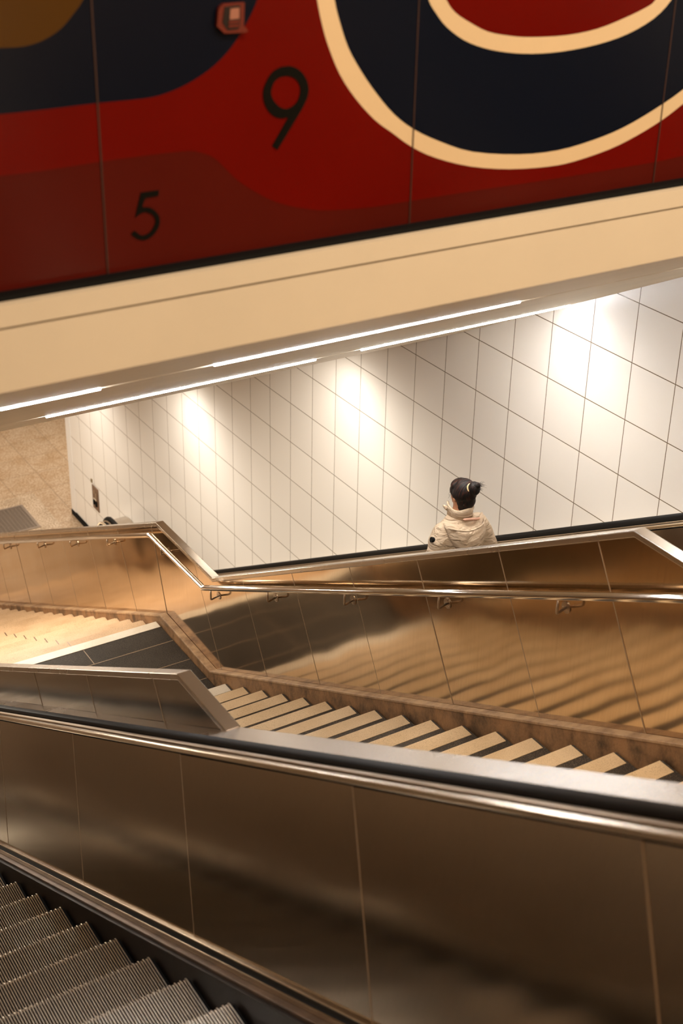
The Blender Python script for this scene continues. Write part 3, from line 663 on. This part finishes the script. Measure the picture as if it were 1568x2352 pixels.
def soft(o, vox, it=6, fac=.5):
    m = o.modifiers.new('remesh', 'REMESH'); m.mode = 'VOXEL'; m.voxel_size = vox; m.use_smooth_shade = True
    s = o.modifiers.new('smooth', 'SMOOTH'); s.iterations = it; s.factor = fac
    return o
HC = Vector((.014, .012, 1.545)); HR = Matrix.Rotation(math.radians(10), 4, 'Z')
def hp(x, y, z): return HC + (HR @ Vector((x, y, z)))
def hell(bm, p, r, seg=20, rings=12, rot=None): ellipsoid(bm, PO + hp(*p), r, seg, rings, HR @ (rot or Matrix.Identity(4)))
SKIN = simple('skin', (0.52, 0.25, 0.14), 0.5, var=.06, vscale=8)
HAIR, nt, b = nmat('black_hair')
b.inputs['Roughness'].default_value = .55; b.inputs['Specular IOR Level'].default_value = .3
tcn = nt.nodes.new('ShaderNodeTexCoord'); mp = nt.nodes.new('ShaderNodeMapping'); mp.inputs['Scale'].default_value = (14, 90, 14); mp.inputs['Rotation'].default_value = (.5, 0, .4)
nn = nt.nodes.new('ShaderNodeTexNoise'); nn.inputs['Scale'].default_value = 1.2; nn.inputs['Detail'].default_value = 5
rp = nt.nodes.new('ShaderNodeValToRGB'); rp.color_ramp.elements[0].position = .5; rp.color_ramp.elements[1].position = .78
rp.color_ramp.elements[0].color = (.006, .004, .004, 1); rp.color_ramp.elements[1].color = (.07, .018, .008, 1)  # brown glints put into the hair colour as random streaks
bpn = nt.nodes.new('ShaderNodeBump'); bpn.inputs['Distance'].default_value = .004
for a, c in ((tcn.outputs['Object'], mp.inputs['Vector']), (mp.outputs['Vector'], nn.inputs['Vector']), (nn.outputs['Fac'], rp.inputs['Fac']), (rp.outputs['Color'], b.inputs['Base Color']), (nn.outputs['Fac'], bpn.inputs['Height']), (bpn.outputs['Normal'], b.inputs['Normal'])): link(nt, a, c)
JACK, nt, b = nmat('cream_quilted_fabric')
b.inputs['Roughness'].default_value = .62; b.inputs['Base Color'].default_value = (.60, .465, .33, 1)
tcn = nt.nodes.new('ShaderNodeTexCoord'); mp = nt.nodes.new('ShaderNodeMapping'); mp.inputs['Scale'].default_value = (7, 7, 17)
nn = nt.nodes.new('ShaderNodeTexNoise'); nn.inputs['Scale'].default_value = 1.3; nn.inputs['Detail'].default_value = 4; nn.inputs['Distortion'].default_value = .8
bpn = nt.nodes.new('ShaderNodeBump'); bpn.inputs['Distance'].default_value = .04; bpn.inputs['Strength'].default_value = .9
for a, c in ((tcn.outputs['Object'], mp.inputs['Vector']), (mp.outputs['Vector'], nn.inputs['Vector']), (nn.outputs['Fac'], bpn.inputs['Height']), (bpn.outputs['Normal'], b.inputs['Normal'])): link(nt, a, c)
LINING = simple('pale_pink_lining', (0.72, 0.42, 0.31), 0.8)
TROUS = simple('dark_trousers', (0.03, 0.03, 0.04), 0.8, var=.2)
SHOE = simple('white_trainers', (0.6, 0.55, 0.5), 0.6)
# body: one continuous surface
bm = bmesh.new()
loft(bm, [(0, .0, .80, .15, .10), (0, .0, .88, .165, .11), (0, 0, .98, .135, .095), (0, 0, 1.12, .15, .10), (0, 0, 1.24, .165, .10), (0, 0, 1.31, .14, .08), (0, .0, 1.38, .07, .06), (0, .004, 1.44, .052, .055), (0, .01, 1.50, .05, .055)])
hell(bm, (0, -.008, .012), (.074, .092, .095)); hell(bm, (0, .030, -.035), (.056, .062, .072))
hell(bm, (0, .088, -.028), (.012, .018, .022), 12, 8); hell(bm, (0, .088, -.062), (.022, .010, .008), 12, 8)   # nose, lips
hell(bm, (0, .070, -.092), (.022, .020, .016), 12, 8)
for s in (-1, 1):
    hell(bm, (s * .028, .082, .004), (.015, .008, .009), 10, 6)
    hell(bm, (s * .076, .000, -.022), (.009, .019, .031), 12, 8, Matrix.Rotation(s * .25, 4, 'Z'))
    limb(bm, [(s * .09, 0, .84), (s * .095, .01, .46), (s * .09, -.01, .09)], (.085, .056, .038))
    limb(bm, [(s * .09, -.02, .05), (s * .095, .10, .035), (s * .10, .16, .03)], (.036, .036, .026))
    limb(bm, [(s * .160, -.005, 1.285), (s * .235, -.025, 1.075), (s * .215, .13, .885)], (.048, .038, .026))
    w = Vector((s * .215, .135, .88)); d = Vector((-s * .04, .45, -.89)).normalized(); side = Vector((0, .89, .45))
    palm = w + d * .055
    ellipsoid(bm, PO + palm, (.016, .040, .050), 14, 8, Matrix.Rotation(math.radians(27), 4, 'X'))
    for k, (off, ln) in enumerate(((.030, .066), (.011, .074), (-.009, .069), (-.028, .054))):
        a0 = palm + d * .038 + side * off; inw = Vector((-s * 1, 0, 0))
        p1 = a0 + d * ln * .42 + inw * .004; p2 = p1 + (d * .8 + inw * .5).normalized() * ln * .33; p3 = p2 + (d * .45 + inw * .85).normalized() * ln * .27
        limb(bm, [a0, p1, p2, p3], (.0092, .0088, .0082, .0070), 8)
    t0 = palm + side * .030 - d * .022; limb(bm, [t0, t0 + side * .022 + d * .020 + Vector((-s * .010, 0, 0)), t0 + side * .026 + d * .048 + Vector((-s * .018, 0, 0))], (.012, .0105, .0085), 8)
body = soft(mobj('body', bm, SKIN, ped, smooth=True), .0062, 3)
# clothing
bm = bmesh.new()
loft(bm, [(0, 0, .74, .195, .145), (0, 0, .80, .205, .150), (0, 0, .92, .195, .145), (0, -.005, 1.05, .19, .14), (0, -.01, 1.18, .20, .145), (0, -.012, 1.25, .205, .14), (0, -.012, 1.305, .185, .12), (0, -.005, 1.355, .115, .095), (0, .0, 1.39, .088, .088)])
for s in (-1, 1): limb(bm, [(s * .155, -.01, 1.272), (s * .205, -.02, 1.19), (s * .258, -.035, 1.08), (s * .250, .03, .985), (s * .222, .11, .905)], (.078, .078, .070, .060, .048), 18)
jk = soft(mobj('jacket', bm, JACK, ped, smooth=True), .011, 5)
# standing collar, open at the front left
bm = bmesh.new(); n = 26; ringo = []
for k in range(n + 1):
    a = math.radians(-235 + 300 * k / n) ; hgt = .062 + .010 * math.sin(3 * a)
    for (r, z) in ((.090, 1.345), (.090, 1.385 + hgt * .6), (.097, 1.397 + hgt), (.083, 1.397 + hgt), (.074, 1.385 + hgt * .5), (.070, 1.345)):
        ringo.append(bm.verts.new(PO + Vector((r * 1.02 * math.cos(a), .004 + r * 1.12 * math.sin(a), z))))
for k in range(n):
    for j in range(6):
        a = ringo[k * 6 + j]; b_ = ringo[k * 6 + (j + 1) % 6]; c = ringo[(k + 1) * 6 + (j + 1) % 6]; d = ringo[(k + 1) * 6 + j]; bm.faces.new((a, b_, c, d))
bm.faces.new(ringo[:6]); bm.faces.new(ringo[-6:][::-1]); bmesh.ops.recalc_face_normals(bm, faces=bm.faces)
tube(bm, [PO + Vector(p) for p in ((-.060, .066, 1.405), (-.078, .080, 1.418), (-.094, .084, 1.436))], [.018, .015, .008], 10)
mobj('collar', bm, JACK, jk, smooth=True)
# hood lying down the back, tapering to a point
bm = bmesh.new(); rows = 14; cols = 18; grid = []
for i in range(rows + 1):
    v = i / rows; z = 1.392 - .30 * v
    half = (.165 * (1 - v ** 1.9) ** .75 + .012) if v < 1 else .012
    row = []
    for j in range(cols + 1):
        u = -1 + 2 * j / cols
        thick = (1 - u * u) ** .5
        y = -.085 - .085 * math.sin(min(1, v * 2.2 + .12) * math.pi / 2) * (.35 + .65 * thick) - .022 * math.sin(v * math.pi)
        zz = z - .055 * (1 - abs(u)) * (1 - v) - .022 * u * u * (1 - v)
        row.append(bm.verts.new(PO + Vector((half * u, y + .065 * u * u * (1 - v), zz))))
    grid.append(row)
for a, b_ in zip(grid, grid[1:]):
    for j in range(cols): bm.faces.new((a[j], a[j + 1], b_[j + 1], b_[j]))
hood = mobj('hood', bm, JACK, jk, smooth=True)
m = hood.modifiers.new('thick', 'SOLIDIFY'); m.thickness = .018; m.offset = 0
m = hood.modifiers.new('sub', 'SUBSURF'); m.levels = 1; m.render_levels = 1
bm = bmesh.new()   # rolled rim of the hood and its pale lining
rim = [(-.158, -.060, 1.340), (-.147, -.105, 1.342), (-.10, -.150, 1.338), (-.04, -.168, 1.328), (.03, -.168, 1.328), (.10, -.150, 1.338), (.145, -.105, 1.342), (.155, -.060, 1.340)]
tube(bm, [PO + Vector(p) for p in smooth_closed(rim, 4, True)], .0075, 8); mobj('hood_seam', bm, JACK, hood, smooth=True)
bm = bmesh.new(); tube(bm, [PO + Vector(p) for p in smooth_closed([(-.045, -.100, 1.392), (.02, -.112, 1.384), (.075, -.104, 1.368), (.110, -.092, 1.360)], 4, True)], [.004] + [.010] * 11 + [.004], 8); mobj('hood_lining', bm, LINING, hood, smooth=True)
bm = bmesh.new(); bmesh.ops.create_cone(bm, cap_ends=True, segments=24, radius1=.021, radius2=.020, depth=.026, matrix=Matrix.Translation(PO + Vector((-.258, -.028, 1.247))) @ Vector((-.96, .14, .26)).to_track_quat('Z', 'Y').to_matrix().to_4x4())
mobj('sleeve_badge', bm, BLACK, jk, label='round black badge')
bm = bmesh.new()
loft(bm, [(0, 0, .70, .165, .12), (0, 0, .80, .175, .125), (0, 0, .93, .16, .115)])
for s in (-1, 1): limb(bm, [(s * .088, 0, .80), (s * .095, .01, .46), (s * .09, -.005, .13)], (.098, .074, .062))
soft(mobj('trousers', bm, TROUS, ped, smooth=True), .012, 3)
for s in (-1, 1):
    bm = bmesh.new(); limb(bm, [(s * .09, -.03, .055), (s * .097, .08, .048), (s * .10, .15, .040)], (.050, .048, .038)); soft(mobj('shoe', bm, SHOE, ped, smooth=True), .008, 3)
# hair
bm = bmesh.new()
hell(bm, (0, -.022, .022), (.088, .098, .100), 28, 18)
hell(bm, (0, -.045, -.045), (.076, .066, .068), 24, 14); hell(bm, (-.004, -.044, -.088), (.064, .050, .046), 20, 12); hell(bm, (-.055, -.02, .012), (.036, .07, .06), 16, 10); hell(bm, (.055, -.02, .012), (.036, .07, .06), 16, 10); hell(bm, (-.050, .040, .022), (.024, .034, .045), 14, 10); hell(bm, (0, .03, .06), (.078, .055, .045), 20, 12)
hell(bm, (0, -.095, .066), (.030, .030, .030), 16, 10, Matrix.Rotation(-.5, 4, 'X'))
hair = soft(mobj('hair', bm, HAIR, ped, smooth=True), .006, 4)
bm = bmesh.new(); hell(bm, (.006, -.112, .080), (.046, .040, .052), 22, 14, Matrix.Rotation(-.35, 4, 'X')); hell(bm, (.014, -.128, .104), (.027, .026, .028), 14, 10)
mobj('hair_bun', soft and bm, HAIR, hair, smooth=True)
def wisps(name, ks, start):
    bm = bmesh.new()
    for k in ks:
        r = random.Random(k); p0, dv = start(r)
        mid = p0 + dv * .5 + Vector([r.uniform(-.005, .005) for _ in range(3)])
        tube(bm, [PO + hp(*p0), PO + hp(*mid), PO + hp(*(p0 + dv))], [.0011, .0008, .0003], 4)
    mobj(name, bm, HAIR, hair)
def w_bun(r):
    a = r.uniform(0, 6.28); q = r.uniform(.3, 1)
    return Vector((.014 + .022 * q * math.cos(a), -.134, .108 + .022 * q * math.sin(a))), Vector((r.uniform(.0, .045), -r.uniform(.02, .05), r.uniform(-.02, .035)))
wisps('bun_wisps', range(30), w_bun)
wisps('nape_wisps', range(30, 52), lambda r: (Vector((r.uniform(-.05, .05), -.085 - r.uniform(0, .004), -.085)), Vector((r.uniform(-.010, .020), r.uniform(-.02, .0), -r.uniform(.02, .05)))))
wisps('temple_wisps', range(52, 62), lambda r: (Vector((-.078, r.uniform(.0, .05), r.uniform(-.01, .04))), Vector((-.006, r.uniform(.0, .012), -r.uniform(.02, .05)))))
bm = bmesh.new(); c0 = []
for k in range(20):
    a = 2 * math.pi * k / 20; v = Matrix.Rotation(-.55, 3, 'X') @ Vector((.033 * math.cos(a), 0, .033 * math.sin(a))); c0.append(PO + hp(v.x - .004, v.y - .088, v.z + .074))
tube(bm, c0 + [c0[0]], .0065, 8); mobj('hair_tie', bm, simple('cream_hair_tie', (0.75, 0.55, 0.28), 0.5), hair, smooth=True)
